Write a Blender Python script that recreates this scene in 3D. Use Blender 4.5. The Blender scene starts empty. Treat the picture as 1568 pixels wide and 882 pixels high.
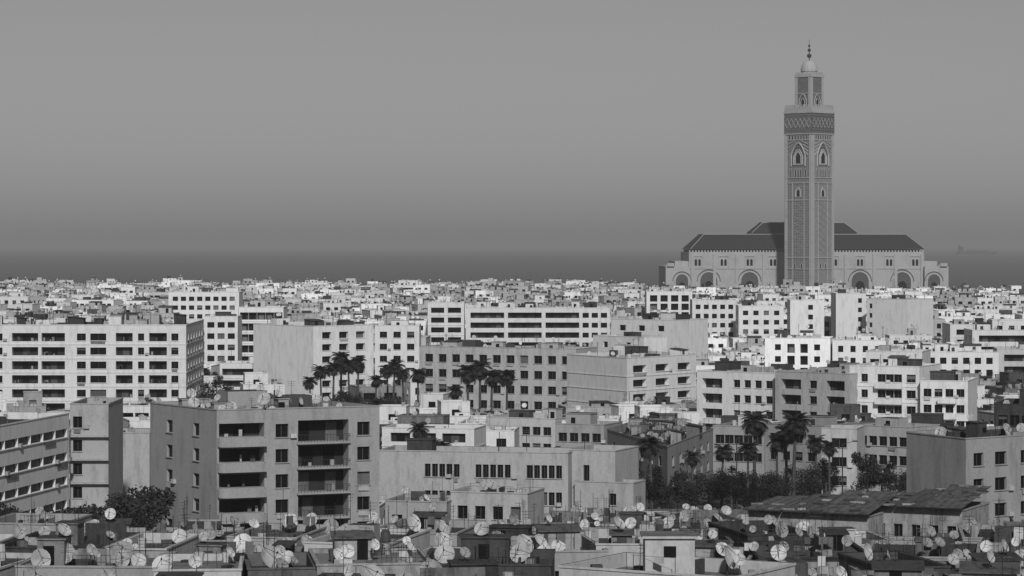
import bpy, math, random
from mathutils import Vector
R=random.Random(7)
F=4300.0; HZ=375.0; EYE=40.0      # telephoto focal (px of a 1568 wide plate), horizon row, camera height
sc=bpy.context.scene
# ---------------------------------------------------------------- materials
MATS=[];IDX={}
def nt(name):
    m=bpy.data.materials.new(name); m.use_nodes=True
    t=m.node_tree; b=t.nodes['Principled BSDF']; b.inputs['Specular IOR Level'].default_value=0.25
    return m,t,b
def surf(name,v,rough=0.85,var=0.0,stain=0.35,scale=0.25,vert=0.25,fine=0.12,bump=0.0,spec=0.25):
    m,t,b=nt(name); N=t.nodes; L=t.links
    b.inputs['Roughness'].default_value=rough; b.inputs['Specular IOR Level'].default_value=spec
    tc=N.new('ShaderNodeTexCoord'); oi=N.new('ShaderNodeObjectInfo')
    vm=N.new('ShaderNodeVectorMath'); vm.operation='ADD'
    sc2=N.new('ShaderNodeVectorMath'); sc2.operation='SCALE'; sc2.inputs[0].default_value=(37,91,53)
    L.new(oi.outputs['Random'],sc2.inputs['Scale']); L.new(tc.outputs['Object'],vm.inputs[0]); L.new(sc2.outputs[0],vm.inputs[1])
    mp=N.new('ShaderNodeMapping'); mp.inputs['Scale'].default_value=(1,1,vert); L.new(vm.outputs[0],mp.inputs[0])
    n1=N.new('ShaderNodeTexNoise'); n1.inputs['Scale'].default_value=scale*4; n1.inputs['Detail'].default_value=6; n1.inputs['Roughness'].default_value=0.65
    L.new(mp.outputs[0],n1.inputs['Vector'])
    mr=N.new('ShaderNodeMapRange'); mr.inputs[1].default_value=0.32; mr.inputs[2].default_value=0.52
    mr.inputs[3].default_value=1-stain; mr.inputs[4].default_value=1.0; L.new(n1.outputs['Fac'],mr.inputs[0])
    n2=N.new('ShaderNodeTexNoise'); n2.inputs['Scale'].default_value=3.0; n2.inputs['Detail'].default_value=8; n2.inputs['Roughness'].default_value=0.7
    L.new(vm.outputs[0],n2.inputs['Vector'])
    mr2=N.new('ShaderNodeMapRange'); mr2.inputs[1].default_value=0.3; mr2.inputs[2].default_value=0.7
    mr2.inputs[3].default_value=1-fine; mr2.inputs[4].default_value=1+fine; L.new(n2.outputs['Fac'],mr2.inputs[0])
    mr3=N.new('ShaderNodeMapRange'); mr3.inputs[3].default_value=v*(1-var); mr3.inputs[4].default_value=v*(1+var*0.35)
    L.new(oi.outputs['Random'],mr3.inputs[0])
    a=N.new('ShaderNodeMath'); a.operation='MULTIPLY'; L.new(mr.outputs[0],a.inputs[0]); L.new(mr2.outputs[0],a.inputs[1])
    c=N.new('ShaderNodeMath'); c.operation='MULTIPLY'; L.new(a.outputs[0],c.inputs[0]); L.new(mr3.outputs[0],c.inputs[1])
    cc=N.new('ShaderNodeCombineColor')
    for i in range(3): L.new(c.outputs[0],cc.inputs[i])
    L.new(cc.outputs[0],b.inputs['Base Color'])
    if bump>0:
        bp=N.new('ShaderNodeBump'); bp.inputs['Strength'].default_value=bump; bp.inputs['Distance'].default_value=0.1
        L.new(n2.outputs['Fac'],bp.inputs['Height']); L.new(bp.outputs[0],b.inputs['Normal'])
    return m
def reg(k,m): IDX[k]=len(MATS); MATS.append(m)
reg('white',surf('wall_whitewash',0.80,var=0.38,stain=0.16,fine=.07))
reg('hwhite',surf('wall_white_paint',0.66,var=0.12,stain=0.2,fine=.08))
reg('grey',surf('wall_render_grey',0.42,var=0.25,stain=0.28,fine=.12))
reg('near',surf('wall_render_near',0.29,stain=0.26,var=0.12,fine=0.12,bump=0.15,scale=.15))
reg('nearv',surf('wall_render_terrace',0.24,stain=0.55,var=0.6,fine=0.25,bump=0.3))
reg('dark',surf('wall_concrete_dark',0.065,stain=0.5,var=0.5,fine=0.25))
reg('glass',surf('window_glass',0.008,rough=0.4,var=0.4,spec=0.1))
reg('shut',surf('window_shutter',0.12,var=0.5))
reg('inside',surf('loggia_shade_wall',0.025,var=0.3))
reg('roof',surf('roof_screed',0.06,vert=1,var=0.5,stain=0.6,fine=0.3))
reg('roofw',surf('roof_pale',0.15,vert=1,var=0.5,stain=0.5,fine=0.25))
reg('metal',surf('metal_dark',0.035,rough=0.5,vert=1))
reg('dish',surf('dish_enamel',0.48,rough=0.6,vert=1,stain=0.4,var=0.55))
reg('trim',surf('trim_white',0.5,var=0.5,stain=0.3))
reg('tin',surf('tin_sheet',0.09,rough=0.6,vert=1,stain=0.7,fine=0.35,var=.3))
reg('cloth',surf('laundry_cloth',0.4,vert=1,var=0.8))
reg('leaf',surf('foliage',0.03,vert=1,scale=0.5,stain=0.6,fine=0.4,rough=0.7,spec=.1))
reg('bark',surf('bark',0.06,vert=1,fine=0.3))
reg('mwall',surf('mosque_stone',0.35,vert=1,scale=0.03,stain=0.15,fine=0.12))
reg('mroof',surf('mosque_green_tile',0.035,vert=1,stain=0.2))
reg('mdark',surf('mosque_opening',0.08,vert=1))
def lattice(name,v0,v1,scale):
    m,t,b=nt(name); N=t.nodes; L=t.links
    tc=N.new('ShaderNodeTexCoord'); mp=N.new('ShaderNodeMapping'); mp.inputs['Rotation'].default_value=(0,0,math.radians(45))
    L.new(tc.outputs['Object'],mp.inputs[0])
    w=N.new('ShaderNodeTexVoronoi'); w.inputs['Scale'].default_value=scale; w.feature='DISTANCE_TO_EDGE'; w.inputs['Randomness'].default_value=0.15
    L.new(mp.outputs[0],w.inputs['Vector'])
    r=N.new('ShaderNodeValToRGB'); r.color_ramp.elements[0].position=0.05; r.color_ramp.elements[1].position=0.3
    r.color_ramp.elements[0].color=(v1,v1,v1,1); r.color_ramp.elements[1].color=(v0,v0,v0,1)
    L.new(w.outputs['Distance'],r.inputs[0]); L.new(r.outputs[0],b.inputs['Base Color']); b.inputs['Roughness'].default_value=.8
    return m
reg('lat',lattice('minaret_tracery',0.09,0.22,0.55))
reg('latd',lattice('minaret_tile_band',0.025,0.13,0.5))
# ---------------------------------------------------------------- mesh builder
class M:
    def __init__(s): s.v=[];s.f=[];s.m=[]
    def poly(s,pts,mat):
        n=len(s.v); s.v.extend(tuple(p) for p in pts); s.f.append(tuple(range(n,n+len(pts)))); s.m.append(IDX[mat])
    def prism(s,poly,z0,z1,mat,top=None,scale=1.0,bottom=False):
        c=(sum(p[0] for p in poly)/len(poly),sum(p[1] for p in poly)/len(poly))
        up=[(c[0]+(p[0]-c[0])*scale,c[1]+(p[1]-c[1])*scale) for p in poly]
        n=len(poly)
        for i in range(n):
            a,b=poly[i],poly[(i+1)%n]; c1,d=up[(i+1)%n],up[i]
            s.poly([(a[0],a[1],z0),(b[0],b[1],z0),(c1[0],c1[1],z1),(d[0],d[1],z1)],mat)
        s.poly([(p[0],p[1],z1) for p in up],top or mat)
        if bottom: s.poly([(p[0],p[1],z0) for p in reversed(poly)],mat)
    def box(s,cx,cy,z0,z1,sx,sy,ang=0,mat='white',top=None,bottom=True):
        ca,sa=math.cos(ang),math.sin(ang)
        P=[(cx+x*sx/2*ca-y*sy/2*sa,cy+x*sx/2*sa+y*sy/2*ca) for x,y in((-1,-1),(1,-1),(1,1),(-1,1))]
        s.prism(P,z0,z1,mat,top,bottom=bottom)
    def lean(s,cx,cy,z0,z1,z2,sx,sy,ang,mat,top):
        ca,sa=math.cos(ang),math.sin(ang)
        P=[(cx+x*sx/2*ca-y*sy/2*sa,cy+x*sx/2*sa+y*sy/2*ca) for x,y in((-1,-1),(1,-1),(1,1),(-1,1))]
        h=[z1,z1,z2,z2]
        for i in range(4):
            j=(i+1)%4; s.poly([(*P[i],z0),(*P[j],z0),(*P[j],h[j]),(*P[i],h[i])],mat)
        T=[(cx+x*(sx/2+.2)*ca-y*(sy/2+.25)*sa,cy+x*(sx/2+.2)*sa+y*(sy/2+.25)*ca) for x,y in((-1,-1),(1,-1),(1,1),(-1,1))]
        s.poly([(T[i][0],T[i][1],h[i]+.05) for i in range(4)],top); s.poly([(T[i][0],T[i][1],h[i]-.03) for i in (3,2,1,0)],top)
        s.poly([(*T[0],h[0]-.03),(*T[1],h[1]-.03),(*T[1],h[1]+.05),(*T[0],h[0]+.05)],top)
    def cyl(s,cx,cy,z0,z1,r0,r1,n=8,mat='metal'):
        P=[(cx+r0*math.cos(2*math.pi*i/n),cy+r0*math.sin(2*math.pi*i/n)) for i in range(n)]
        s.prism(P,z0,z1,mat,scale=r1/r0)
    def rod(s,a,b,r,mat='metal',n=4,r2=None):
        a=Vector(a);b=Vector(b);d=(b-a)
        if d.length<1e-6:return
        d.normalize(); u=d.orthogonal().normalized(); w=d.cross(u); r2=r if r2 is None else r2
        A=[a+(u*math.cos(2*math.pi*i/n)+w*math.sin(2*math.pi*i/n))*r for i in range(n)]
        B=[b+(u*math.cos(2*math.pi*i/n)+w*math.sin(2*math.pi*i/n))*r2 for i in range(n)]
        for i in range(n): s.poly([A[i],A[(i+1)%n],B[(i+1)%n],B[i]],mat)
    def facade(s,p0,p1,z0,z1,ops,mat,frames=False):
        dx,dy=p1[0]-p0[0],p1[1]-p0[1]; Lw=math.hypot(dx,dy); dx/=Lw;dy/=Lw; nx,ny=dy,-dx
        def P(u,z,o=0.0): return (p0[0]+dx*u+nx*o,p0[1]+dy*u+ny*o,z)
        ops=[o for o in ops if o[0]>0.05 and o[1]<Lw-0.05 and o[2]>z0+.02 and o[3]<z1-.02]
        rows={}
        for o in ops: rows.setdefault((round(o[2],3),round(o[3],3)),[]).append(o)
        keys=sorted(rows); zc=z0
        bands=[]
        for k in keys:
            if bands and k[0]<bands[-1][1]-1e-4:
                bands[-1][1]=max(bands[-1][1],k[1]); bands[-1][2]+=rows[k]
            else: bands.append([k[0],k[1],list(rows[k])])
        for b0,b1,oo in bands:
            if b0>zc+1e-4: s.poly([P(0,zc),P(Lw,zc),P(Lw,b0),P(0,b0)],mat)
            oo.sort(); uc=0; 
            for o in oo:
                if o[0]<uc: continue
                if o[0]>uc: s.poly([P(uc,b0),P(o[0],b0),P(o[0],b1),P(uc,b1)],mat)
                if o[2]>b0+1e-3: s.poly([P(o[0],b0),P(o[1],b0),P(o[1],o[2]),P(o[0],o[2])],mat)
                if o[3]<b1-1e-3: s.poly([P(o[0],o[3]),P(o[1],o[3]),P(o[1],b1),P(o[0],b1)],mat)
                uc=o[1]
                u0,u1,a,b,dep,kind=o; e=-dep
                s.poly([P(u0,a),P(u1,a),P(u1,a,e),P(u0,a,e)],mat)
                s.poly([P(u0,b,e),P(u1,b,e),P(u1,b),P(u0,b)],mat)
                s.poly([P(u0,a),P(u0,a,e),P(u0,b,e),P(u0,b)],mat)
                s.poly([P(u1,a,e),P(u1,a),P(u1,b),P(u1,b,e)],mat)
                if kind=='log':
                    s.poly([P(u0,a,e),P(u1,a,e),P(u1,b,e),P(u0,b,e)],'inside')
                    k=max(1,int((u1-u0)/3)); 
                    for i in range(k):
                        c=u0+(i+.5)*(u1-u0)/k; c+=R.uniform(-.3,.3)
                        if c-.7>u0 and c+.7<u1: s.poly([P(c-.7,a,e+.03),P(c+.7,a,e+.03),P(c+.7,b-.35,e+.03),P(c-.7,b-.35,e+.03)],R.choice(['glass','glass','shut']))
                    if frames:
                        for q in range(int((u1-u0)/1.2)):
                            if R.random()<.45:
                                c=R.uniform(u0+.3,u1-.6); w=R.uniform(.2,.6); h=R.uniform(.3,1.0)
                                s.poly([P(c,a+.02,e*.5),P(c+w,a+.02,e*.5),P(c+w,a+h,e*.5),P(c,a+h,e*.5)],R.choice(['cloth','shut','dark','near']))
                else:
                    q=R.random()
                    if q<0.12: 
                        zz=a+(b-a)*R.choice([0,0.4,0.6])
                        if zz>a+.01: s.poly([P(u0,a,e),P(u1,a,e),P(u1,zz,e),P(u0,zz,e)],'glass')
                        s.poly([P(u0,zz,e),P(u1,zz,e),P(u1,b,e),P(u0,b,e)],'shut')
                    else: s.poly([P(u0,a,e),P(u1,a,e),P(u1,b,e),P(u0,b,e)],'glass')
                    if frames:
                        c=(u0+u1)/2
                        s.poly([P(c-.03,a,e+.04),P(c+.03,a,e+.04),P(c+.03,b,e+.04),P(c-.03,b,e+.04)],'shut')
                        s.slab(P,u0-.12,u1+.12,a-.09,a-.004,0.003,.14,mat)
                        if R.random()<.15: s.slab(P,u1+.2,u1+.95,a-.1,a+.4,.003,.35,'trim')
                        if R.random()<.15: s.poly([P(u0+.1,a-.1,.17),P(u1-.2,a-.1,.17),P(u1-.2,a-.7,.19),P(u0+.1,a-.65,.19)],'cloth')
            if uc<Lw: s.poly([P(uc,b0),P(Lw,b0),P(Lw,b1),P(uc,b1)],mat)
            zc=b1
        if zc<z1: s.poly([P(0,zc),P(Lw,zc),P(Lw,z1),P(0,z1)],mat)
        return P,Lw
    def slab(s,P,u0,u1,z0,z1,o0,o1,mat):
        s.poly([P(u0,z0,o1),P(u1,z0,o1),P(u1,z1,o1),P(u0,z1,o1)],mat)
        s.poly([P(u0,z1,o0),P(u0,z1,o1),P(u1,z1,o1),P(u1,z1,o0)],mat)
        s.poly([P(u0,z0,o0),P(u1,z0,o0),P(u1,z0,o1),P(u0,z0,o1)],mat)
        s.poly([P(u0,z0,o0),P(u0,z0,o1),P(u0,z1,o1),P(u0,z1,o0)],mat)
        s.poly([P(u1,z0,o1),P(u1,z0,o0),P(u1,z1,o0),P(u1,z1,o1)],mat)
    def dish(s,p,r,az,el,n=10,rings=2,mast=1.2,arm=True):
        nrm=Vector((math.sin(az)*math.cos(el),-math.cos(az)*math.cos(el),math.sin(el)))
        u=Vector((math.cos(az),math.sin(az),0)); w=nrm.cross(u); c=Vector(p)+Vector((0,0,mast))
        s.rod(p,c-nrm*.12*r,0.05 if r>.7 else .04)
        prev=None
        for k in range(rings+1):
            q=k/rings; rr=r*q; d=nrm*(0.28*r*q*q)
            ring=[c+d+(u*math.cos(2*math.pi*i/n)+w*math.sin(2*math.pi*i/n)*1.06)*rr for i in range(n)]
            if k==1: s.poly(ring,'dish') if rings==1 else [s.poly([c,ring[i],ring[(i+1)%n]],'dish') for i in range(n)]
            elif k>1:
                for i in range(n): s.poly([prev[i],ring[i],ring[(i+1)%n],prev[(i+1)%n]],'dish')
            prev=ring
        if arm:
            f=c+nrm*r*.95
            for i in (0,n//3,2*n//3): s.rod(prev[i],f,0.02*r+.005,n=3)
            s.rod(f-nrm*.02,f+nrm*.13*r,0.07*r,n=6)
    def obj(s,name,loc=(0,0,0),rot=0,data=None):
        if data is None:
            data=s.data(name)
        o=bpy.data.objects.new(name,data); o.location=loc; o.rotation_euler=(0,0,rot)
        sc.collection.objects.link(o); return o
    def data(s,name):
        me=bpy.data.meshes.new(name); used=sorted(set(s.m)); mp={k:i for i,k in enumerate(used)}
        me.from_pydata(s.v,[],s.f)
        for k in used: me.materials.append(MATS[k])
        me.polygons.foreach_set('material_index',[mp[k] for k in s.m]); me.update(); return me
def inst(name,data,loc,rot=0,sc_=1.0):
    o=bpy.data.objects.new(name,data); o.location=loc; o.rotation_euler=(0,0,rot)
    o.scale=(sc_,)*3 if not isinstance(sc_,tuple) else sc_
    sc.collection.objects.link(o); return o
# ---------------------------------------------------------------- building pieces
def W(n,w,lo=.04,hi=.96,sill=.9,hh=1.5,dep=.35,kind='win'):
    return [(lo+(hi-lo)*(i+.5)/n,w,sill,hh,dep,kind) for i in range(n)]
def C(c,w,sill=.9,hh=1.5,dep=.35,kind='win'): return [(c,w,sill,hh,dep,kind)]
def ops_for(Lw,H,cols,fh,top,maxf=20,skip=0.0):
    out=[];k=0
    while k<maxf:
        fl=H-top-(k+1)*fh
        if fl<-0.3: break
        for c,w,sill,hh,dep,kind in cols:
            if R.random()<skip: continue
            out.append((c*Lw-w/2,c*Lw+w/2,fl+sill,fl+sill+hh,dep,kind))
        k+=1
    return out
def lerp(a,b,t): return (a[0]+(b[0]-a[0])*t,a[1]+(b[1]-a[1])*t)
def clutter(m,Q,z,dens=1.0,near=False,wall='white',dish_az=0.3,bulk=1.0):
    Q0,Q1,Q2,Q3=Q; la=math.dist(Q1,Q2); lb=math.dist(Q1,Q0); ang=math.atan2(Q2[1]-Q1[1],Q2[0]-Q1[0])
    def pt(u,v): return (Q1[0]+u*(Q2[0]-Q1[0])+v*(Q0[0]-Q1[0]),Q1[1]+u*(Q2[1]-Q1[1])+v*(Q0[1]-Q1[1]))
    area=la*lb
    nb=int(area/(90 if near else 110)*dens*bulk+R.random()*bulk)
    for i in range(nb):
        sx,sy,hh=R.uniform(2.0,4.6),R.uniform(1.8,3.6),R.uniform(1.8,2.6)
        if near: sx,sy,hh=R.uniform(1.3,4.2),R.uniform(1.3,2.8),R.uniform(1.2,2.3)
        if sx>la*.6 or sy>lb*.6: continue
        mu,mv=(sx/2+.5)/la,(sy/2+.5)/lb
        p=pt(R.uniform(mu,1-mu),R.uniform(mv,1-mv)); w=R.choice([wall,wall,'grey','dark']) if not near else R.choice([wall,'dark','near','nearv'])
        fx,fy=math.sin(ang),-math.cos(ang); ax,ay=math.cos(ang),math.sin(ang); off=R.uniform(-.25,.25)*sx
        if R.random()<(.5 if near else .15):
            m.lean(p[0],p[1],z,z+hh*.85,z+hh,sx,sy,ang,w,R.choice(['tin','dark','roof']))
        else:
            m.box(p[0],p[1],z,z+hh,sx,sy,ang,w,'roof')
            if R.random()<.6: m.box(p[0],p[1],z+hh+.002,z+hh+.12,sx+.25,sy+.25,ang,w,'roof')
        if R.random()<.8: m.box(p[0]+fx*(sy/2+.02)+ax*off,p[1]+fy*(sy/2+.02)+ay*off,z+.01,z+min(1.9,hh*.8),.8,.06,ang,R.choice(['glass','glass','dark']))
        elif near: m.box(p[0]+fx*(sy/2+.02)+ax*off,p[1]+fy*(sy/2+.02)+ay*off,z+hh*.5,z+hh*.75,.6,.06,ang,'glass')
        if R.random()<.6: 
            q=(p[0]+R.uniform(-.8,.8),p[1]+R.uniform(-.6,.6))
            if near: m.dish((q[0],q[1],z+hh*.9),R.uniform(.35,.6),dish_az+R.uniform(-.7,.7),R.uniform(.3,.75),n=14,rings=3,mast=.8)
            else: m.dish((q[0],q[1],z+hh+.14),.5,dish_az+R.uniform(-.5,.5),.55,n=6,rings=1,arm=False,mast=.8)
    for i in range(int(area/(28 if near else 45)*dens+R.random())):
        l=R.uniform(1.5,6); a2=ang+R.choice([0,math.pi/2]); hh=R.uniform(.5,1.7)
        p=pt(R.uniform(.2,.8),R.uniform(.2,.8))
        if l<.5*min(la,lb): m.box(p[0],p[1],z,z+hh,l,R.uniform(.12,.22),a2,R.choice([wall,'nearv' if near else 'grey','dark']))
    for i in range(int(area/(10 if near else 45)*dens+R.random())):
        p=pt(R.uniform(.06,.94),R.uniform(.06,.94)); q=R.random()
        if q<.25: m.cyl(p[0],p[1],z,z+R.uniform(.5,1.3),R.uniform(.25,.5),.4,8,R.choice(['trim','dark','grey']))
        else: m.box(p[0],p[1],z,z+R.uniform(.15,.9),R.uniform(.2,1.3),R.uniform(.2,.9),ang+R.uniform(-.7,.7),R.choice(['nearv','dark','nearv','metal','dark','trim'] if near else ['trim','dark','grey','metal']))
    for i in range(int(area/(14 if near else 50)*dens+R.random())):
        p=pt(R.uniform(.05,.95),R.uniform(.05,.95)); h=R.uniform(1.2,4.2); t=.025 if near else .05
        m.rod((p[0],p[1],z),(p[0]+R.uniform(-.1,.1),p[1],z+h),t,n=3)
        if R.random()<.6:
            a=R.uniform(0,3.1); 
            for k in range(3): 
                zz=z+h-.15-.25*k; L=.55-.1*k
                m.rod((p[0]-L*math.cos(a),p[1]-L*math.sin(a),zz),(p[0]+L*math.cos(a),p[1]+L*math.sin(a),zz),t*.7,n=3)
    for i in range(int(area/(18 if near else 110)*dens+R.random())):
        p=pt(R.uniform(.06,.94),R.uniform(.06,.94))
        if near: m.dish((p[0],p[1],z),R.choice([.32,.4,.45,.5,.62,.75]),dish_az+R.uniform(-.8,.8),R.uniform(.25,.85),n=14,rings=3,mast=R.uniform(.5,1.5))
        else: m.dish((p[0],p[1],z),.5,dish_az+R.uniform(-.5,.5),.55,n=6,rings=1,arm=False,mast=.9)
    if near:
        for i in range(int(area/60*dens+R.random())):
            p=pt(R.uniform(.2,.6),R.uniform(.1,.9)); l=R.uniform(2.5,5); ax,ay=math.cos(ang),math.sin(ang); n=int(l/.35)
            if R.random()<.55:
                for k in range(n+1): m.rod((p[0]+ax*k*.35,p[1]+ay*k*.35,z),(p[0]+ax*k*.35,p[1]+ay*k*.35,z+1.0),.018,n=3)
                for zz in (.5,1.0): m.rod((p[0],p[1],z+zz),(p[0]+ax*n*.35,p[1]+ay*n*.35,z+zz),.022,n=3)
            else:
                e=(p[0]+ax*l,p[1]+ay*l)
                m.rod((*p,z),(*p,z+1.8),.03);m.rod((*e,z),(*e,z+1.8),.03);m.rod((*p,z+1.7),(*e,z+1.7),.012,n=3)
                c=.2
                while c<l-.8:
                    w=R.uniform(.35,.8);h=R.uniform(.4,1.0)
                    if R.random()<.6: m.poly([(p[0]+ax*c,p[1]+ay*c,z+1.69),(p[0]+ax*(c+w),p[1]+ay*(c+w),z+1.69),(p[0]+ax*(c+w),p[1]+ay*(c+w)-.05,z+1.69-h),(p[0]+ax*c,p[1]+ay*c-.08,z+1.69-h*.95)],R.choice(['cloth','dark','shut']))
                    c+=w+.1
def shell(m,Q,H,wall,faces,fh=3.0,top=1.0,frames=False,dens=1.0,near=False,par=0.9,roof='roof',skip=0.0,maxf=20,clut=True,z0=0.0,band=False,bulk=1.0):
    """Q: four plan corners (left-back, left-front, right-front, right-back)"""
    Q0,Q1,Q2,Q3=Q
    E=[(Q0,Q1),(Q1,Q2),(Q2,Q3),(Q3,Q0)]
    out=[]
    for i,(a,b) in enumerate(E):
        L=math.dist(a,b); cols=faces[i] if i<len(faces) and faces[i] else []
        P,Lw=m.facade(a,b,z0,H,ops_for(L,H,cols,fh,top,maxf,skip),wall,frames)
        out.append((P,Lw))
        if band:
            k=1
            while H-top-k*fh>0.5 and k<12:
                zz=H-top-k*fh; m.slab(P,0.0,Lw,zz-.02,zz+.16,0.003,.09,wall); k+=1
        m.slab(P,-.03,Lw+.03,H-.12,H+.03,0.003,.07,wall)
    t=0.22; la=math.dist(Q1,Q2); lb=math.dist(Q1,Q0); a=t/la; b=t/lb
    def pt(u,v): return (Q1[0]+u*(Q2[0]-Q1[0])+v*(Q0[0]-Q1[0]),Q1[1]+u*(Q2[1]-Q1[1])+v*(Q0[1]-Q1[1]))
    I=[pt(a,1-b),pt(a,b),pt(1-a,b),pt(1-a,1-b)]
    for i in range(4):
        A,B=Q[i],Q[(i+1)%4]; c,d=I[(i+1)%4],I[i]
        m.poly([(A[0],A[1],H),(B[0],B[1],H),(c[0],c[1],H),(d[0],d[1],H)],wall)
        m.poly([(d[0],d[1],H),(c[0],c[1],H),(c[0],c[1],H-par),(d[0],d[1],H-par)],wall)
    m.poly([(p[0],p[1],H-par) for p in I],roof)
    if clut: clutter(m,[I[0],I[1],I[2],I[3]],H-par,dens,near,wall,bulk=bulk)
    return out
def sv(x,y,dz):           # plan position of a roof corner sighted at (x,y), dz metres under eye level
    s=(y-HZ)/dz; return ((x-784)/s,F/s)
FOOT=[]
def hero(name,pts,dz,wall,faces,depth=12,**k):
    P=[sv(x,y,dz) for x,y in pts]
    if wall=='white': wall='hwhite'
    if len(P)==3: Q0,Q1,Q2=P
    else:
        Q1,Q2=P; d=(Q2[0]-Q1[0],Q2[1]-Q1[1]); L=math.hypot(*d); Q0=(Q1[0]-d[1]/L*depth,Q1[1]+d[0]/L*depth)
    Q3=(Q0[0]+Q2[0]-Q1[0],Q0[1]+Q2[1]-Q1[1])
    m=M(); post=k.pop('post',None); cx=(Q1[0]+Q3[0])/2; cy=(Q1[1]+Q3[1])/2
    if k.pop('foot',True): FOOT.append((cx,cy,max(math.dist(Q1,Q3),math.dist(Q0,Q2))/2,[Q0,Q1,Q2,Q3]))
    Q=[(q[0]-cx,q[1]-cy) for q in (Q0,Q1,Q2,Q3)]
    if cy<720: k.setdefault('frames',True)
    r=shell(m,Q,EYE-dz,wall,faces,**k)
    if post: post(m,r,EYE-dz,Q)
    return m.obj(name,(cx,cy,0))
# ---------------------------------------------------------------- HERO BUILDINGS
def h1post(m,r,H,Q):
    P,L=r[1]
    for k in range(7):
        fl=H-1.3-(k+1)*3.0
        if fl<0: break
        N=6; u0,u1=.05,L*.285; o=1.15
        pr=[(u0+1.1*(1-math.cos(math.pi/2*j/N)),o*math.sin(math.pi/2*j/N)+.004) for j in range(N+1)]+[(u1,o),(u1,.004)]
        za,zb=fl-.14,fl+.92
        for j in range(len(pr)-1):
            A,B=pr[j],pr[j+1]; m.poly([P(A[0],za,A[1]),P(B[0],za,B[1]),P(B[0],zb,B[1]),P(A[0],zb,A[1])],'near')
        m.poly([P(a,za,b) for a,b in pr],'near'); m.poly([P(a,fl+.02,b-.003) for a,b in pr],'near')
        m.slab(P,L*.485,L*.815,fl-.10,fl+.08,0.004,.35,'near')
        for j in range(17): 
            u=L*.49+j*L*.32/16; m.slab(P,u-.015,u+.015,fl+.08,fl+1.0,.28,.32,'metal')
        m.slab(P,L*.487,L*.813,fl+1.0,fl+1.05,.26,.34,'metal')
    a=math.atan2(Q[2][1]-Q[1][1],Q[2][0]-Q[1][0])
    c=lerp(Q[1],Q[3],.45)
    m.box(c[0]-2,c[1],H-.9,H+1.7,5,4,a,'near','roof')
    m.box(c[0]+4,c[1]+1,H-.9,H+1.1,4,3,a,'dark','roof')
hero('apartment_building',[(230,616),(332,627),(581,621)],19.4,'near',
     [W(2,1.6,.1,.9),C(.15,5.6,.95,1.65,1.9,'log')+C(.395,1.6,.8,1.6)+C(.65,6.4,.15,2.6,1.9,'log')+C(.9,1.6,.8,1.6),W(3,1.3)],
     fh=3.0,top=1.3,near=True,dens=1.3,post=h1post,bulk=.7)
hero('apartment_building',[(-60,497),(285,497),(312,489)],17,'white',
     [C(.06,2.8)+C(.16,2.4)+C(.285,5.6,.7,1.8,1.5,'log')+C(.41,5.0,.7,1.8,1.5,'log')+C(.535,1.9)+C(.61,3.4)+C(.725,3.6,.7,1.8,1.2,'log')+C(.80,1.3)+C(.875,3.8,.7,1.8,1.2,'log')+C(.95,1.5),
      W(6,1.8)],fh=3.0,top=1.3,dens=1,band=True)
hero('apartment_building',[(388,496),(480,499),(572,497)],20,'white',[[],W(3,2.8,.08,.92,.8,1.6,.9)],fh=3.0,dens=1.4)
hero('apartment_building',[(574,498),(642,498)],20,'white',[W(3,1.4),W(3,1.8)],depth=14,fh=3.0,dens=1.4)
hero('apartment_building',[(313,484),(364,484)],19,'white',[[],W(3,1.9)],depth=12)
hero('apartment_building',[(366,470),(434,470)],17,'white',[[],W(5,2.3,.02,.98,.5,2.0,1.2,'log')],depth=14,band=True)
hero('apartment_building',[(258,447),(366,447)],16,'white',[[],W(8,1.8)],depth=14)
hero('apartment_building',[(655,463),(711,463)],17.5,'white',[[],W(2,4.0,.04,.96,.8,1.6,1.0)],depth=14,band=True)
hero('office_building',[(713,471),(934,471)],19,'white',[[],W(3,10.2,.02,.8,.8,1.7,1.4,'log')+W(3,1.9,.8,.99)],depth=14,dens=1.4)
hero('apartment_building',[(1060,459),(1128,459)],18,'white',[W(3,1.3),W(5,1.6)],depth=12)
hero('apartment_building',[(1131,468),(1200,468)],19.5,'white',[W(3,1.3),W(4,1.7)],depth=12)
hero('school_building',[(642,530),(882,534)],23,'grey',[[],W(11,2.0,.02,.98,.9,1.8,.45)],depth=12,fh=3.4,dens=1.2)
hero('apartment_building',[(935,488),(1031,490)],20,'white',[[],W(3,2.1)],depth=16,dens=1.4)
hero('apartment_building',[(908,513),(986,516)],24,'white',[[],C(.25,1.8)+C(.7,1.8)],depth=8)
hero('apartment_building',[(868,542),(960,548),(1066,542)],23.5,'white',[[],W(3,4.9,.02,.98,.8,1.5,1.0)],fh=3.0,dens=.8,band=True)
hero('apartment_building',[(1067,567),(1186,571)],25,'white',[[],C(.2,4.8,.6,1.9,1.4,'log')+W(4,1.6,.45,1.0)],depth=12,dens=1.3)
hero('apartment_building',[(1187,568),(1300,572)],24.5,'grey',[[],C(.22,4.6,.6,1.9,1.4,'log')+C(.52,1.7)+C(.82,4.2,.6,1.9,1.4,'log')],depth=12,dens=1.3)
def balc(m,r,H,Q):
    P,L=r[1]
    for k in range(5):
        fl=H-1.2-(k+1)*3.0
        if fl<1: break
        m.slab(P,L*.38,L*.76,fl-.1,fl+.85,.004,1.1,'hwhite')
hero('apartment_building',[(1301,559),(1408,561)],23,'white',[[],W(5,1.3,.03,.4)[:3]+W(3,1.6,.4,.75)+C(.88,1.8)],depth=14,post=balc,dens=1.3,band=True)
hero('apartment_building',[(1409,582),(1482,583)],25.5,'white',[[],W(4,1.5)],depth=14,post=balc,dens=1.3)
hero('apartment_building',[(1326,537),(1412,538)],20.8,'white',[[],W(4,1.8)],depth=10,dens=1)
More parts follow.
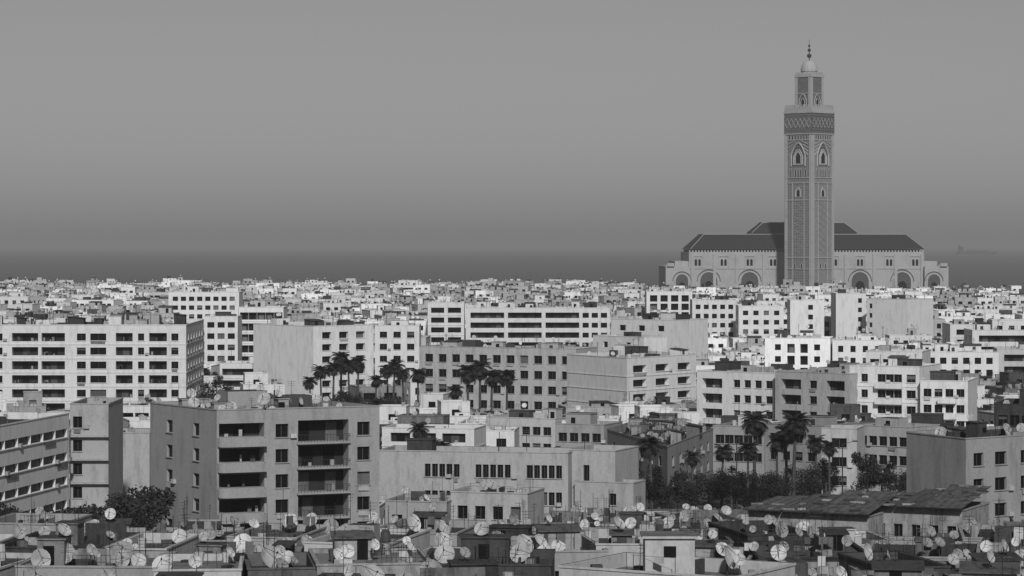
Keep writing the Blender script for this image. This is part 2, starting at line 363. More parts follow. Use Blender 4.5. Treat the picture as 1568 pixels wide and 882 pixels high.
hero('apartment_building',[(1280,449),(1326,449)],15.5,'white',[[],C(.8,1.2)],depth=14)
hero('apartment_building',[(1327,457),(1390,458)],17,'white',[[],C(.1,1.2)],depth=14)
hero('apartment_building',[(1210,459),(1262,459)],17,'white',[[],C(.6,1.5)],depth=10)
hero('apartment_building',[(990,446),(1060,446)],16.5,'white',[[],W(4,2.6,.04,.96,.3,2.3,1.1)],depth=14)
def g5(c): return [(c+(i-2)*.0385,.82,.9,1.8,.35,'win') for i in range(5)]
hero('school_building',[(581,689),(870,693)],28.5,'grey',[[],g5(.335)+g5(.605)+g5(.875)],depth=9,fh=3.7,top=.8,dens=.3,roof='roofw')
hero('school_annex',[(871,688),(942,690)],28.3,'grey',[[],C(.38,.9,.3,2.2)],depth=10,fh=3.6,dens=.3,roof='roofw')
hero('stair_block',[(880,736),(970,739)],32.5,'grey',[[],C(.65,1.0,.8,1.6)],depth=5,dens=0.2,foot=False)
hero('office_building',[(585,654),(726,656)],30.5,'white',[[],C(.2,3.4,.8,1.5,.6,'log')+C(.48,3.4,.8,1.5,.6,'log')+C(.78,4.0,.8,1.5,.6,'log')],depth=9,fh=2.6,top=.6,band=True,dens=.5)
hero('town_house',[(930,657),(1022,683),(1092,656)],30,'near',[W(6,1.5),W(6,1.7)],fh=3.2,dens=.5,near=True)
hero('town_house',[(745,638),(850,641)],31.5,'grey',[[],W(6,1.6)],depth=12,dens=1)
hero('town_house',[(850,648),(925,650)],31,'near',[[],W(4,1.6)],depth=9,dens=.9)
hero('town_house',[(1092,651),(1170,653)],31,'near',[[],W(5,1.6)],depth=10,dens=.8)
hero('town_house',[(1172,648),(1255,652)],30.5,'near',[[],W(4,1.6)],depth=12,dens=.8)
hero('town_house',[(1258,655),(1312,656)],29,'grey',[[],C(.5,2.4)],depth=8,dens=.5)
hero('town_house',[(1312,650),(1392,654)],29,'grey',[[],W(5,1.6,.02,.98,.8,1.5)],depth=9,dens=.5)
hero('office_building',[(-60,662),(106,632)],22,'white',[[],W(8,4.6,.02,.98,1.0,1.1,.4)],depth=16,fh=3.1,near=True,dens=.2)
def blines(m,r,H,Q):
    P,L=r[1]
    for k in range(5):
        fl=H-1.2-(k+1)*3.1
        m.slab(P,-.4,L+.1,fl-.1,fl+.1,.004,.7,'grey')
hero('office_building',[(107,618),(166,618)],21,'grey',[[],C(.2,1.2)],depth=14,fh=3.1,near=True,dens=.2,post=blines)
hero('apartment_building',[(166,662),(229,662)],27,'grey',[[],W(2,3.0,.02,.98,.9,1.4,.6,'log')],depth=9,near=True,dens=.3)
hero('apartment_building',[(1388,661),(1479,671),(1625,662)],22.3,'near',[[],C(.13,1.7)+C(.36,2.0)+C(.62,1.7)+C(.87,1.8)],fh=3.0,top=1.2,near=True,dens=.5)
hero('apartment_building',[(1522,618),(1640,620)],22.5,'dark',[[],W(6,1.3)],depth=14,dens=.8)
hero('town_house',[(590,766),(684,768)],29,'near',[[],W(3,1.2)],depth=8,near=True,dens=1.0,fh=3.0,bulk=.5)
hero('town_house',[(690,752),(808,755)],28,'grey',[[],W(4,1.2)],depth=7,near=True,dens=.9,fh=3.0,bulk=.3)
hero('town_house',[(-30,800),(92,802)],24.5,'near',[[],W(3,1.2)],depth=9,near=True,dens=.8,bulk=.5)
def tinroof(m,r,H,Q):
    a=math.atan2(Q[2][1]-Q[1][1],Q[2][0]-Q[1][0])
    for (t0,t1,lift,mt) in ((-.02,.3,.7,'tin'),(.31,.62,1.1,'dark'),(.60,1.03,1.6,'tin')):
        A=lerp(Q[1],Q[2],t0);B=lerp(Q[1],Q[2],t1);D=lerp(Q[0],Q[3],t0);E=lerp(Q[0],Q[3],t1)
        z0=H+.25; z1=H+lift
        off=.9; n=(math.sin(a)*off,-math.cos(a)*off)
        A=(A[0]+n[0],A[1]+n[1]);B=(B[0]+n[0],B[1]+n[1])
        m.poly([(A[0],A[1],z0),(B[0],B[1],z0),(E[0],E[1],z1),(D[0],D[1],z1)],mt)
        m.poly([(A[0],A[1],z0-.12),(B[0],B[1],z0-.12),(B[0],B[1],z0),(A[0],A[1],z0)],'metal')
        k=int(math.dist(A,B)/.8)
        for i in range(k+1):
            p=lerp(A,B,i/k);q=lerp(D,E,i/k); m.rod((p[0],p[1],z0+.03),(q[0],q[1],z1+.03),.03,mt,n=3)
        for i in range(9):
            u,v=R.random(),R.random(); p=lerp(lerp(A,B,u),lerp(D,E,u),v); z=z0+(z1-z0)*v
            m.box(p[0],p[1],z-.05,z+.12,R.uniform(.3,1.5),R.uniform(.2,.7),a+R.uniform(-.5,.5),R.choice(['dark','nearv','roofw','metal']))
hero('tin_roofed_house',[(1146,782),(1330,790)],26.0,'nearv',[[],W(8,.9,.02,.98,.8,1.6,.3)],depth=9,near=True,dens=0,post=tinroof)
hero('tin_roofed_house',[(1332,775),(1474,781)],25.5,'nearv',[[],W(5,.9,.02,.98,.8,1.6,.3)],depth=9,near=True,dens=0,post=tinroof)
# foreground terraces
near_faces=[W(3,1.1),W(3,1.1,.05,.95),W(3,1.1)]
def frow(s0,dzr,x0,x1,dep,walls,bulk=1.0):
    X=x0
    while X<x1:
        w=R.uniform(4.5,10); dz=R.uniform(*dzr); Y=F/s0+R.uniform(-3,3); H=EYE-dz; a=R.uniform(-.25,.25)
        m=M(); Q=[(-w/2,dep/2),(-w/2,-dep/2),(w/2,-dep/2),(w/2,dep/2)]
        shell(m,Q,H,R.choice(walls),near_faces,near=True,dens=R.uniform(.8,1.3),par=R.uniform(.3,1.1),frames=True,roof=R.choice(['roof','roof','roofw','dark']),bulk=bulk)
        FOOT.append((X+w/2,Y+dep/2,w*.7,[(X,Y+dep),(X,Y),(X+w,Y),(X+w,Y+dep)]))
        m.obj('terrace_house',(X+w/2,Y+dep/2,0),a); X+=w+R.uniform(-.2,.8)
nw=['nearv','dark','nearv','near','grey']
frow(13.4,(31.3,32.5),-14,26,14,nw,.4)
frow(15.0,(29.0,30.2),-18,24,12,nw,.6)
frow(17.0,(26.0,27.4),-40,58,12,nw,.8)
frow(19.2,(23.9,25.2),-50,52,12,nw,1)
frow(21.6,(22.4,23.6),-45,3,10,nw,1)
frow(21.6,(22.7,23.8),16,46,10,nw,1)
frow(24.2,(21.8,22.5),-40,1,9,nw,1)
frow(24.2,(21.9,22.5),17,40,9,nw,1)
def b15(m,r,H,Q):
    m.box(-.6,-.5,H-.6,H+1.9,3.2,3.0,0,'grey','roofw'); m.box(-.6,-.5,H+1.902,H+2.05,3.6,3.4,0,'grey','roofw')
    m.box(-.6,-2.02,H+.7,H+1.4,.8,.06,0,'glass')
hero('terrace_house',[(856,866),(1124,884)],20.8,'grey',[[],W(4,1.1)],depth=9,near=True,dens=.5,roof='roofw',post=b15,bulk=0)
# ---------------------------------------------------------------- generic town houses
def variant(i,w,d,h,wall,near=False):
    m=M(); st=R.choice([0,0,1,1,2,3,4])
    n=max(2,int(w/R.uniform(2.4,3.3)))
    if st==0: f=W(n,R.uniform(1.3,1.8),hh=1.6)
    elif st==1: f=W(max(2,n//2),R.uniform(2.8,4.0),.03,.97,.8,1.6,.9)
    elif st==2: f=W(2,w*.26,.02,.6,.6,1.9,1.4,'log')+W(2,1.5,.62,.98)
    elif st==3: f=W(1,w*.8,.02,.98,.8,1.7,1.4,'log')
    else: f=C(.2,1.5)+C(.8,1.5)+W(2,1.9,.3,.7,.2,2.3,1.3,'log')
    sd=R.choice([[],W(max(2,int(d/3.5)),1.5),W(2,1.4)])
    Q=[(-w/2,d/2),(-w/2,-d/2),(w/2,-d/2),(w/2,d/2)]
    shell(m,Q,h,wall,[sd,f,sd],dens=R.uniform(1.2,2.4) if not near else R.uniform(.6,1.0),maxf=4,band=R.random()<.35,roof=R.choice(['roof','roofw','roof']),skip=.02,near=near,frames=near,bulk=.8)
    if R.random()<.45:
        w2=w*R.uniform(.4,.65); d2=d*.5; ox=R.choice([-1,1])*(w-w2)*.35
        Q=[(ox-w2/2,d2/2+1),(ox-w2/2,-d2/2+1),(ox+w2/2,-d2/2+1),(ox+w2/2,d2/2+1)]
        shell(m,Q,h+2.6,wall,[[],W(max(1,int(w2/3)),1.5)],dens=.8,maxf=1,par=.6,z0=h-.9)
    return m.data('town_block')
VAR=[];VAR2=[]
for i in range(72):
    w=R.uniform(9,22);d=R.uniform(10,17); VAR.append((w,d,variant(i,w,d,15.0,R.choice(['white','white','white','white','white','grey']))))
for i in range(20):
    w=R.uniform(7,15);d=R.uniform(8,14); VAR2.append((w,d,variant(i,w,d,15.0,R.choice(['grey','near','nearv','dark','hwhite','hwhite']),True)))
def clear(x,y,r):
    for cx,cy,rr,q in FOOT:
        if math.hypot(x-cx,y-cy)<(rr*.8+r): return False
    return True
Y=716.0
while Y<1905:
    X=-(0.19*Y+25)+R.uniform(0,10)
    while X<0.19*Y+25:
        w,d,dat=R.choice(VAR); x=X+w/2; yy=Y+R.uniform(-5,5)
        dist=0.5+0.5*math.sin(x*.011+1.3)*math.cos(Y*.006)
        yaw=math.radians(-24+46*dist)+R.uniform(-.06,.06)
        if Y>1450: h=R.uniform(9.5,15.5)
        elif Y>1050: h=R.uniform(12,18)
        else: h=R.uniform(12,17.5)
        if x/Y>.045 and Y>1500: h=min(h,R.uniform(8,11.5))
        if R.random()<.03: h+=3
        ok=clear(x,yy,7) and not (x/Y>.05 and Y>1830) 
        if ok:
            for cx,cy,rr,q in FOOT:
                if yy<cy and cy-yy<160 and abs(x/yy*cy-cx)<rr+6: h=min(h,9.5)
        if ok and R.random()>.05:
            inst('town_house',dat,(x,yy,h-15.0),yaw)
        X+=w+R.choice([0.3,0.5,1.0,6.0])
    Y+=R.uniform(19,25)
Y=372.0; GAPS=[]
while Y<715:
    X=-(0.19*Y+12)
    while X<0.19*Y+12:
        w,d,dat=R.choice(VAR2); x=X+w/2; h=R.uniform(4.0,8.0) if Y>470 else R.uniform(4,6)
        street=(Y<462 and x>5) or (-85<x<5 and 590<Y<690)
        if clear(x,Y,6) and not street:
            if R.random()<.86: inst('town_house',dat,(x,Y,h-15.0),math.radians(R.choice([-12,-5,10,16])))
            else: GAPS.append((x,Y))
        X+=w+R.uniform(.5,3)
    Y+=R.uniform(14,18)
# ---------------------------------------------------------------- mosque
def mz(y): return EYE-(y-HZ)/2.15
m=M()
def block(x0,x1,y0,y1,z0,z1,mat,top=None): m.box((x0+x1)/2,(y0+y1)/2,z0,z1,x1-x0,y1-y0,0,mat,top)
block(-83,85,12,110,0,mz(386),'mwall')
block(-100,-83.01,6,100,0,mz(408),'mwall'); block(85.01,102,6,100,0,mz(408),'mwall')
block(-93,-83.01,14,90,mz(408)+.002,mz(400),'mwall'); block(85.01,95,14,90,mz(408)+.002,mz(400),'mwall')
for sx in (-1,1):
    block(*(sorted((1+sx*100,1+sx*95))),4.5,9,mz(408)+.002,mz(403),'mwall')
x=-83
while x<85:
    block(x,x+1.1,12.1,13,mz(386)+.003,mz(386)+1.2,'mwall'); x+=2.2
for a,b in ((-100,-93),(95,102)):
    x=a
    while x<b-1: block(x,x+1,6.1,7,mz(408)+.003,mz(408)+1.4,'mwall'); x+=2.2
def frust(x0,x1,y0,y1,z0,X0,X1,Y0,Y1,z1,mat):
    A=[(x0,y0,z0),(x1,y0,z0),(x1,y1,z0),(x0,y1,z0)];B=[(X0,Y0,z1),(X1,Y0,z1),(X1,Y1,z1),(X0,Y1,z1)]
    for i in range(4): m.poly([A[i],A[(i+1)%4],B[(i+1)%4],B[i]],mat)
    m.poly(B,mat); m.poly(A[::-1],mat)
    for i in range(4): m.rod(A[i],B[i],.3,'mwall'); m.rod(B[i],B[(i+1)%4],.4,'mwall')
    n=int((x1-x0)/1.6)
    for i in range(1,n): 
        t=i/n; m.rod((x0+(x1-x0)*t,y0,z0),(X0+(X1-X0)*t,Y0,z1),.18,mat,n=3)
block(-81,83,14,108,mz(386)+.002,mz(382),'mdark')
frust(-82,86,11,111,mz(381.5),-71,75,32,90,mz(358.5),'mroof')
block(-35.5,40,36,86,mz(358.5)+.005,mz(356.5),'mwall')
frust(-36,41,35,87,mz(356.4),-27,32,46,76,mz(340),'mroof')
block(-10,14,52,70,mz(340)+.005,mz(338.5),'mwall')
def arch(cx,y,z0,w,h,inner='mdark',ring=True,N=12,proud=.3):
    pts=[(cx-w/2,z0)]+[(cx-w/2*math.cos(math.pi*i/N),z0+h-w/2+w/2*math.sin(math.pi*i/N)*1.05) for i in range(N+1)]+[(cx+w/2,z0)]
    m.poly([(p[0],y-proud*.4,p[1]) for p in pts],inner)
    if ring:
        for k in range(len(pts)-1):
            m.rod((pts[k][0],y-proud,pts[k][1]),(pts[k+1][0],y-proud,pts[k+1][1]),.5,'mwall',n=4)
        m.poly([(p[0]*.5+cx*.5,y-proud*.4-.05,z0+(p[1]-z0)*.6) for p in pts],'glass')
        r2=w/2+1.8
        P2=[(cx-r2*math.cos(math.pi*i/N),z0+h-w/2+r2*math.sin(math.pi*i/N)) for i in range(N+1)]
        for k in range(N): m.rod((P2[k][0],y-proud,P2[k][1]),(P2[k+1][0],y-proud,P2[k+1][1]),.35,'mdark',n=4)
for px in (1087,1150,1320,1385): arch((px-1235)/2.15,12,mz(452),13,mz(417)-mz(452))
for px in (1045,1432): arch((px-1235)/2.15,6,mz(452),9.5,mz(420)-mz(452))
for px in (1070,1110,1150,1186,1280,1320,1365,1405):
    cx=(px-1235)/2.15
    for d in (-1.3,1.3): arch(cx+d,12,mz(407),1.7,4.6,'glass',False)
    for d in (-3.4,3.4): block(cx+d-.2,cx+d+.2,11.6,11.95,mz(410),mz(393),'mwall')
    block(cx-3.6,cx+3.6,11.5,11.98,mz(393)+.01,mz(391.5),'mwall')
block(-83,85,11.6,11.98,mz(412),mz(410.8),'mwall')
for px in (1062,1096,1130,1172,1298,1342,1375,1416):
    cx=(px-1235)/2.15; block(cx-1.1,cx+1.1,11,11.97,0,mz(389),'mwall')
m.obj('mosque_prayer_hall',(209.8,2000,0))
m=M(); A45=math.pi/4
def mbox(z0,z1,side,mat,top=None): m.box(0,0,z0,z1,side,side,A45,mat,top)
S=24.2
mbox(0,mz(207),S,'lat')
mbox(mz(207)+.01,mz(176),S+.9,'latd')
mbox(mz(208),mz(206.5),S+1.6,'mwall'); mbox(mz(176)+.01,mz(173.5),S+1.6,'mwall')
mbox(mz(173.5)+.01,mz(170),S+.9,'mwall')
def fp(k,side):
    a=A45+k*math.pi/2; u=(math.cos(a),math.sin(a)); n=(u[1],-u[0]); h=side/2
    def P(x,z,o=0.0): return (u[0]*x+n[0]*(h+o),u[1]*x+n[1]*(h+o),z)
    return P
def ring(P,cx,z0,w,h,inner,rr=.35):
    N=8; H2=h-w*.65
    pts=[(cx-w/2,z0),(cx-w/2,z0+H2)]
    for i in range(1,N):
        t=i/N; x=-w/2+w*t; zz=(1-abs(2*t-1)**1.8)*w*.65; pts.append((cx+x,z0+H2+zz))
    pts+=[(cx+w/2,z0+H2),(cx+w/2,z0)]
    o=.12+.012*(14-w)
    m.poly([P(p[0],p[1],o) for p in pts],inner)
    if rr:
        for i in range(len(pts)-1): m.rod(P(pts[i][0],pts[i][1],.3),P(pts[i+1][0],pts[i+1][1],.3),rr,'mwall')
for k in range(4):
    P=fp(k,S)
    m.slab(P,-12.05,-9.9,0,mz(209),.002,.6,'mwall'); m.slab(P,9.9,12.05,0,mz(209),.002,.6,'mwall')
    m.slab(P,-5.5,-4.9,0,mz(280),.002,.4,'mwall'); m.slab(P,4.9,5.5,0,mz(280),.002,.4,'mwall')
    for y in (217,274,282,308,395,412): m.slab(P,-9.85,9.85,mz(y),mz(y)+.6,.002,.45,'mwall')
    for i in range(7): 
        c=-7.8+i*2.6; ring(P,c,mz(216),1.6,3.6,'glass',.18)
    ring(P,0,mz(256),12.5,16.5,'latd',.6)
    ring(P,0,mz(254),8.2,11,'mwall',.4); ring(P,0,mz(252),4.8,8.0,'glass',.3)
    for s in (-1,1): 
        for j in range(4): m.rod(P(s*9,mz(240)+j*2.6,.35),P(s*(7-j*1.5),mz(240)+(j+1)*2.6,.35),.3,'mwall')
    for c in (-6.6,-2.4,0,2.4,6.6): ring(P,c,mz(272),1.5,5.6,'glass',.2)
    ring(P,0,mz(303),4.6,7,'mwall',.4); ring(P,0,mz(302),2.6,5,'glass',0)
    for c in (-3,3): ring(P,c,mz(410),1.8,3.6,'glass',.25)
    for j in range(8):
        z=mz(395)+2+j*4.6
        for s in (-1,1):
            m.rod(P(s*4.6,z,.15),P(0,z+2.3,.15),.10,'mwall',n=3); m.rod(P(0,z+2.3,.15),P(s*4.6,z+4.6,.15),.10,'mwall',n=3)
    P=fp(k,S+.9)
    for i in range(6):
        c=-9.8+i*3.9
        m.rod(P(c-1.9,mz(191),.1),P(c,mz(184),.1),.16,'mwall',n=3); m.rod(P(c,mz(184),.1),P(c+1.9,mz(191),.1),.16,'mwall',n=3)
        m.rod(P(c-1.9,mz(191),.1),P(c,mz(198),.1),.16,'mwall',n=3); m.rod(P(c,mz(198),.1),P(c+1.9,mz(191),.1),.16,'mwall',n=3)
    for i in range(11):
        c=-11.2+i*2.24; z=mz(170)+.01
        m.slab(P,c-.85,c+.85,z,z+1.6,-1.0,-.1,'mwall'); m.slab(P,c-.45,c+.45,z+1.605,z+3.2,-.9,-.2,'mwall')
    P=fp(k,14)
    m.slab(P,-6.98,-4.9,mz(170)+.05,mz(121),.002,.35,'mwall'); m.slab(P,4.9,6.98,mz(170)+.05,mz(121),.002,.35,'mwall')
    ring(P,0,mz(166),6.4,9.0,'mdark',.35); ring(P,0,mz(166),3.4,6.0,'glass',.3)
    m.slab(P,-4.55,4.55,mz(146),mz(145),.002,.3,'mwall')
    for i in range(7):
        c=-6.2+i*2.07; z=mz(118)+.01
        m.slab(P,c-.7,c+.7,z,z+1.1,-.7,.3,'mwall'); m.slab(P,c-.35,c+.35,z+1.105,z+2.1,-.6,.2,'mwall')
mbox(mz(170)+.02,mz(121),14,'latd'); mbox(mz(121)+.01,mz(118),15.2,'mwall')
m.cyl(0,0,mz(118)+.02,mz(112),5.6,5.6,24,'mwall')
prev=None
for i in range(10):
    t=i/9*math.pi/2; rr=5.9*math.cos(t)**.85+.02; z=mz(112)+.05+(mz(95)-mz(112))*math.sin(t)
    rg=[(rr*(1+.035*(j%2))*math.cos(2*math.pi*j/32),rr*(1+.035*(j%2))*math.sin(2*math.pi*j/32),z) for j in range(32)]
    if prev: 
        for j in range(32): m.poly([prev[j],prev[(j+1)%32],rg[(j+1)%32],rg[j]],'mwall')
    prev=rg
m.cyl(0,0,mz(96),mz(63),.35,.12,8,'mroof')
for yy,r in ((88,1.7),(79.5,1.25),(73,.9)):
    for i in range(4):
        t0=-math.pi/2+i*math.pi/4; t1=t0+math.pi/4
        a=max(.05,r*math.cos(t0));b=max(.05,r*math.cos(t1)); m.cyl(0,0,mz(yy)+r*math.sin(t0),mz(yy)+r*math.sin(t1),a,b,12,'mroof')
m.obj('mosque_minaret',(209.8,1982,0))
for px,yt,w in ((1477,429,13),(1508,435,11)):
    m=M(); m.box(0,0,0,mz(yt)-6.5,w,w,.2,'grey'); P=[(-w*.6,-w*.6),(w*.6,-w*.6),(w*.6,w*.6),(-w*.6,w*.6)]
    m.prism(P,mz(yt)-6.49,mz(yt),'mroof',scale=.03,bottom=True)
    for x in(-.25,.25): m.box(w*x,-w*.51,mz(yt)-12,mz(yt)-8,1.6,.6,.2,'glass')
    m.obj('pavilion',((px-784)/2.3,F/2.3,0))
m=M(); hull=[(-85,0),(-80,-12),(60,-12),(88,0),(60,12),(-80,12)]
m.prism(hull,0,11,'metal','metal',scale=1.04); m.box(-66,0,11,30,22,20,0,'metal'); m.box(-66,0,30,34,14,28,0,'metal'); m.cyl(-74,0,30,40,3,2.5,8,'metal')
for x in (-30,-5,20,45): m.box(x,0,11,17,20,20,0,'metal'); m.rod((x+12,0,11),(x+12,0,28),.8,'metal')
m.obj('cargo_ship',(2000,12100,-1),.0)
# ---------------------------------------------------------------- vegetation
def palm():
    m=M(); h=12; bx=R.uniform(-.5,.5); p=Vector((0,0,0)); 
    for i in range(8):
        t=(i+1)/8; q=Vector((bx*t*t,0,h*t)); m.rod(p,q,.30-.10*(i/8),'bark',n=7,r2=.30-.10*t); p=q
    for i in range(72):
        az=R.uniform(0,2*math.pi); el=R.uniform(-1.2,1.4); L=R.uniform(1.9,3.0)*(1 if el>-.4 else .75)
        d=Vector((math.cos(az),math.sin(az),0)); c=p.copy(); side=Vector((-math.sin(az),math.cos(az),0)); e=el
        for k in range(8):
            n=c+(d*math.cos(e)+Vector((0,0,1))*math.sin(e))*(L/8)
            m.rod(c,n,.03,'leaf',n=3)
            ll=.75*math.sin(math.pi*(k+1.2)/9.5)+.12
            for s in (-1,1):
                for j in (0,.5):
                    b=c.lerp(n,j); tip=b+side*s*ll+(n-c)*2.0*ll+Vector((0,0,-.35*ll))
                    w=(n-c)*.42; m.poly([b-w*.5,b+w,tip],'leaf')
            c=n; e-=.19+.05*(el<0)
    return m.data('palm_tree')
PALM=[palm() for _ in range(3)]
def tree(h=9,rad=3.2,leaves=3400):
    m=M(); top=Vector((R.uniform(-.3,.3),R.uniform(-.3,.3),h*.42)); m.rod((0,0,0),top,.28,'bark',n=7,r2=.18)
    cl=[]
    for i in range(15):
        az=R.uniform(0,6.28); rr=R.uniform(.2,.9)*rad; z=h*R.uniform(.3,.92)
        c=Vector((rr*math.cos(az),rr*math.sin(az),z)); cl.append((c,R.uniform(.7,1.35)*rad*.38))
        mid=top.lerp(c,.5)+Vector((0,0,-.2)); m.rod(top,mid,.11,'bark',n=5,r2=.07); m.rod(mid,c,.07,'bark',n=4,r2=.02)
    for i in range(leaves):
        c,r=R.choice(cl); d=Vector((R.gauss(0,1),R.gauss(0,1),R.gauss(0,.8))).normalized()*r*R.random()**.45
        p=c+d; a=Vector((R.uniform(-1,1),R.uniform(-1,1),R.uniform(-1,1))).normalized(); b=a.orthogonal().normalized(); s=R.uniform(.12,.24)
        m.poly([p-a*s,p+b*s*.6,p+a*s,p-b*s*.6],'leaf')
    return m.data('broadleaf_tree')
TREE=[tree(),tree(8,3.6),tree(10,2.8)]
def gp(x,s): return ((x-784)/s,F/s)
for x,s,k in ((492,6.6,.9),(522,6.5,1.1),(548,6.4,.98),(535,6.55,1.0),(602,6.7,1.02),(594,6.6,.92),(640,7.0,.98),(475,6.9,.8),(716,7.3,1.1),(735,7.2,1.15),(752,7.35,1.05),(776,7.2,1.0),(695,7.5,.85),(575,6.8,.8),(618,6.6,.85),(510,6.7,1.0)):
    p=gp(x,s); inst('palm_tree',R.choice(PALM),(p[0],p[1],0),R.uniform(0,6),k)
for x,s,k in ((1155,9.9,1.05),(1205,9.8,.9),(1215,10,1.05),(1250,9.8,.75),(998,10.3,.85),(1145,10.1,.75),(680,9.9,.72),(640,9.3,.8),(1190,9.9,.8),(1060,10.1,.65),(1105,10,.7),(1270,9.8,.7)):
    p=gp(x,s); inst('palm_tree',R.choice(PALM),(p[0],p[1],0),R.uniform(0,6),k)
for x,s,k in ((990,10.3,.75),(1010,10.2,.7),(1040,10.1,.65),(1060,10.3,.7),(1085,10,.7),(1105,10.1,.65),(1120,10.2,.7),(1140,10,.7),(1170,10.1,.8),(1190,10,.7),(1230,9.9,.75),(1265,9.7,.65),(1290,9.6,.7),(1330,9.9,.85),(1350,9.8,.75),(1375,9.9,.75),(1025,10.5,.6),(1155,10.4,.6),
              (770,9.6,.75),(795,9.7,.8),(735,9.4,.7),(620,9.3,.75),(650,9.4,.7),(600,7.0,.8),(560,6.8,.8),(510,6.9,.9),(630,7.2,.8),(485,6.9,.8),(535,6.8,.8),(720,7.5,.75),(770,7.5,.7),
              (105,13.6,1.3),(135,13.4,1.35),(165,13.6,1.3),(190,13.2,1.35),(212,13.4,1.35),(120,14.6,1.3),(150,14.8,1.3),(185,14.8,1.3),(212,14.9,1.3),(100,14.9,1.2),(20,13.0,1.1),(50,13.5,1.15),(75,13.6,1.2),(135,15.6,1.2),(175,15.7,1.2),(205,15.6,1.2),(160,15.0,1.25),(110,15.4,1.2),(222,15.5,1.2),(345,7.2,1),(330,7.0,1.1)):
    p=gp(x,s); inst('broadleaf_tree',R.choice(TREE),(p[0],p[1],0),R.uniform(0,6),k*R.uniform(.95,1.1))
for x,y in GAPS:
    if R.random()<.3: inst('palm_tree',R.choice(PALM),(x,y,0),R.uniform(0,6),R.uniform(.6,.85))
    inst('broadleaf_tree',R.choice(TREE),(x+R.uniform(1,3),y+R.uniform(-2,2),0),R.uniform(0,6),R.uniform(.75,1.05))
# ---------------------------------------------------------------- satellite dishes (large, individually placed)
def dmesh(r):
    m=M(); m.dish((0,0,0),r,0,.6,n=24,rings=4,mast=r*1.25); m.box(0,0,-.06,.06,.5,.5,0,'dark'); return m.data('satellite_dish')
DM=dmesh(1.0)
bpy.context.view_layer.update()
dg=bpy.context.evaluated_depsgraph_get()
def drop(px,py,s):
    x,y=gp(px,s); hit,loc,*_=sc.ray_cast(dg,Vector((x,y,60)),Vector((0,0,-1)))
    return (x,y,loc.z if hit else 0)
for px,r,s in ((188,.8,21),(212,.55,21.3),(372,.7,21),(415,.95,21.3),(440,.55,20.8),(480,.6,20.6),(570,.85,23.4),(350,.5,20.5),(395,.5,20.2),(725,.5,23),(742,.45,23),(775,.45,20.5),(990,.5,19.6),(950,.45,19.6),(1030,.5,19.7),
    (1108,.55,19.5),(925,.45,19.5),(1205,.65,15.2),(1235,.6,15.2),(1535,.5,22),(1257,.45,19.8),(1236,.45,19.8),(1400,.5,19.6),(1382,.45,20.2),(1420,.5,20.2),(1220,.45,22.5),(515,.6,17.7),(530,.5,18.3),(565,.5,17.8),(650,.5,17.6),
    (262,.5,19.5),(275,.5,19.6),(295,.5,19.6),(458,.5,19.9),(120,.5,20),(70,.5,19.5),(310,.5,20.3),(915,.4,11),(606,.6,11.5),(430,1.0,13),(405,.8,12.9),(350,.7,12.9),(378,.6,13),(1155,.4,19),(1355,.45,20),(690,.5,20)):
    l=drop(px,0,s); inst('satellite_dish',DM,l,R.uniform(-.7,.8),r)
for px,s in ((178,15.5),(240,16),(1128,10.2),(835,10.8),(1290,10.5)):
    m=M(); m.cyl(0,0,0,11,.12,.07,8,'metal'); m.rod((0,0,10.9),(1.6,-.3,11.4),.05); m.box(1.8,-.33,11.3,11.5,.7,.25,-.2,'metal'); x,y=gp(px,s); m.obj('street_lamp',(x,y,0))
# ---------------------------------------------------------------- ground, street, sea
def sheet(name,x0,x1,y0,y1,z,mat):
    me=bpy.data.meshes.new(name); me.from_pydata([(x0,y0,z),(x1,y0,z),(x1,y1,z),(x0,y1,z)],[],[(0,1,2,3)]); me.materials.append(mat)
    o=bpy.data.objects.new(name,me); sc.collection.objects.link(o); return o
sheet('ground',-3000,3000,-800,2130,0,surf('ground_dust',0.08,vert=1,scale=.05,stain=.5,fine=.3))
m=M(); 
m.poly([(-150,408,.004),(200,408,.004),(200,428,.004),(-150,428,.004)],'dark')
for y0 in (404,428.1): 
    m.box(25,y0+1.9,0,.13,350,3.8,0,'roofw')
for i in range(58): m.poly([(-150+i*6,418,.008),(-147+i*6,418,.008),(-147+i*6,418.15,.008),(-150+i*6,418.15,.008)],'trim')
m.poly([(-150,409,.008),(200,409,.008),(200,409.15,.008),(-150,409.15,.008)],'trim')
m.obj('street')
m=M(); m.box(30,402,0,2.2,110,.25,0,'nearv'); 
for i in range(28): m.box(-23+i*4,402,0,2.4,.4,.4,0,'nearv')
m.obj('boundary_wall')
ms,t,b=nt('sea_water'); b.inputs['Base Color'].default_value=(.10,.10,.10,1); b.inputs['Roughness'].default_value=.6; b.inputs['Specular IOR Level'].default_value=.3
N=t.nodes; tc=N.new('ShaderNodeTexCoord'); n=N.new('ShaderNodeTexNoise'); n.inputs['Scale'].default_value=.02; n.inputs['Detail'].default_value=8
t.links.new(tc.outputs['Object'],n.inputs['Vector']); bp=N.new('ShaderNodeBump'); bp.inputs['Strength'].default_value=.4; bp.inputs['Distance'].default_value=2
t.links.new(n.outputs['Fac'],bp.inputs['Height']); t.links.new(bp.outputs[0],b.inputs['Normal'])
sheet('sea',-70000,70000,2120,90000,-1,ms)
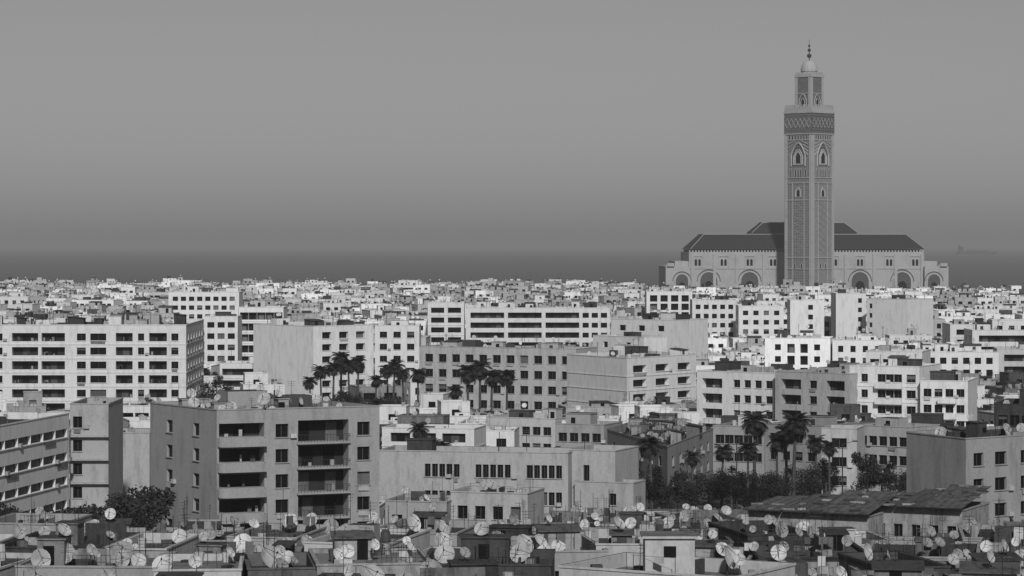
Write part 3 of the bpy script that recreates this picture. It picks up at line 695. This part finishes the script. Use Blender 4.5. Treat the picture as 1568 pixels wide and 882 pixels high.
# ---------------------------------------------------------------- haze layer (homogeneous absorbing volume; its added glow stands in for light scattered by air)
hz=bpy.data.materials.new('sea_haze'); hz.use_nodes=True; t=hz.node_tree; t.nodes.clear()
o=t.nodes.new('ShaderNodeOutputMaterial'); ab=t.nodes.new('ShaderNodeVolumeAbsorption'); em=t.nodes.new('ShaderNodeEmission'); ad=t.nodes.new('ShaderNodeAddShader')
SIG=1.1e-4; HL=0.20
ab.inputs['Color'].default_value=(0,0,0,1); ab.inputs['Density'].default_value=SIG
em.inputs['Color'].default_value=(1,1,1,1); em.inputs['Strength'].default_value=SIG*HL
t.links.new(ab.outputs[0],ad.inputs[0]); t.links.new(em.outputs[0],ad.inputs[1]); t.links.new(ad.outputs[0],o.inputs['Volume'])
m=M(); m.box(0,0,-8,150,200000,200000,0,'white'); me=m.data('haze'); me.materials.clear(); me.materials.append(hz)
inst('haze',me,(0,0,0))
# ---------------------------------------------------------------- light
SE=math.radians(35); d=Vector((.10,-1,0)).normalized(); sd=Vector((d.x*math.cos(SE),d.y*math.cos(SE),math.sin(SE)))
w=bpy.data.worlds.new('World'); sc.world=w; w.use_nodes=True; t=w.node_tree; bg=t.nodes['Background']
sk=t.nodes.new('ShaderNodeTexSky'); sk.sky_type='NISHITA'; sk.sun_disc=False; sk.sun_elevation=SE; sk.sun_rotation=math.atan2(d.x,d.y)%(2*math.pi)
sk.dust_density=0.6; sk.air_density=1.0; bw=t.nodes.new('ShaderNodeRGBToBW'); t.links.new(sk.outputs[0],bw.inputs[0]); t.links.new(bw.outputs[0],bg.inputs['Color'])
bg.inputs['Strength'].default_value=.0415
sl=bpy.data.lights.new('sun','SUN'); sl.energy=3.3; sl.angle=math.radians(3); sl.color=(1,1,1)
so=bpy.data.objects.new('sun',sl); so.rotation_euler=sd.to_track_quat('Z','Y').to_euler(); sc.collection.objects.link(so)
cam=bpy.data.cameras.new('camera'); cam.lens=36*F/1568; cam.sensor_width=36; cam.shift_y=-(441-HZ)/1568; cam.clip_start=1; cam.clip_end=300000
co=bpy.data.objects.new('camera',cam); co.location=(0,0,EYE); co.rotation_euler=(math.pi/2,0,0); sc.collection.objects.link(co); sc.camera=co
sc.view_settings.view_transform='Standard'; sc.view_settings.look='None'; sc.view_settings.exposure=0
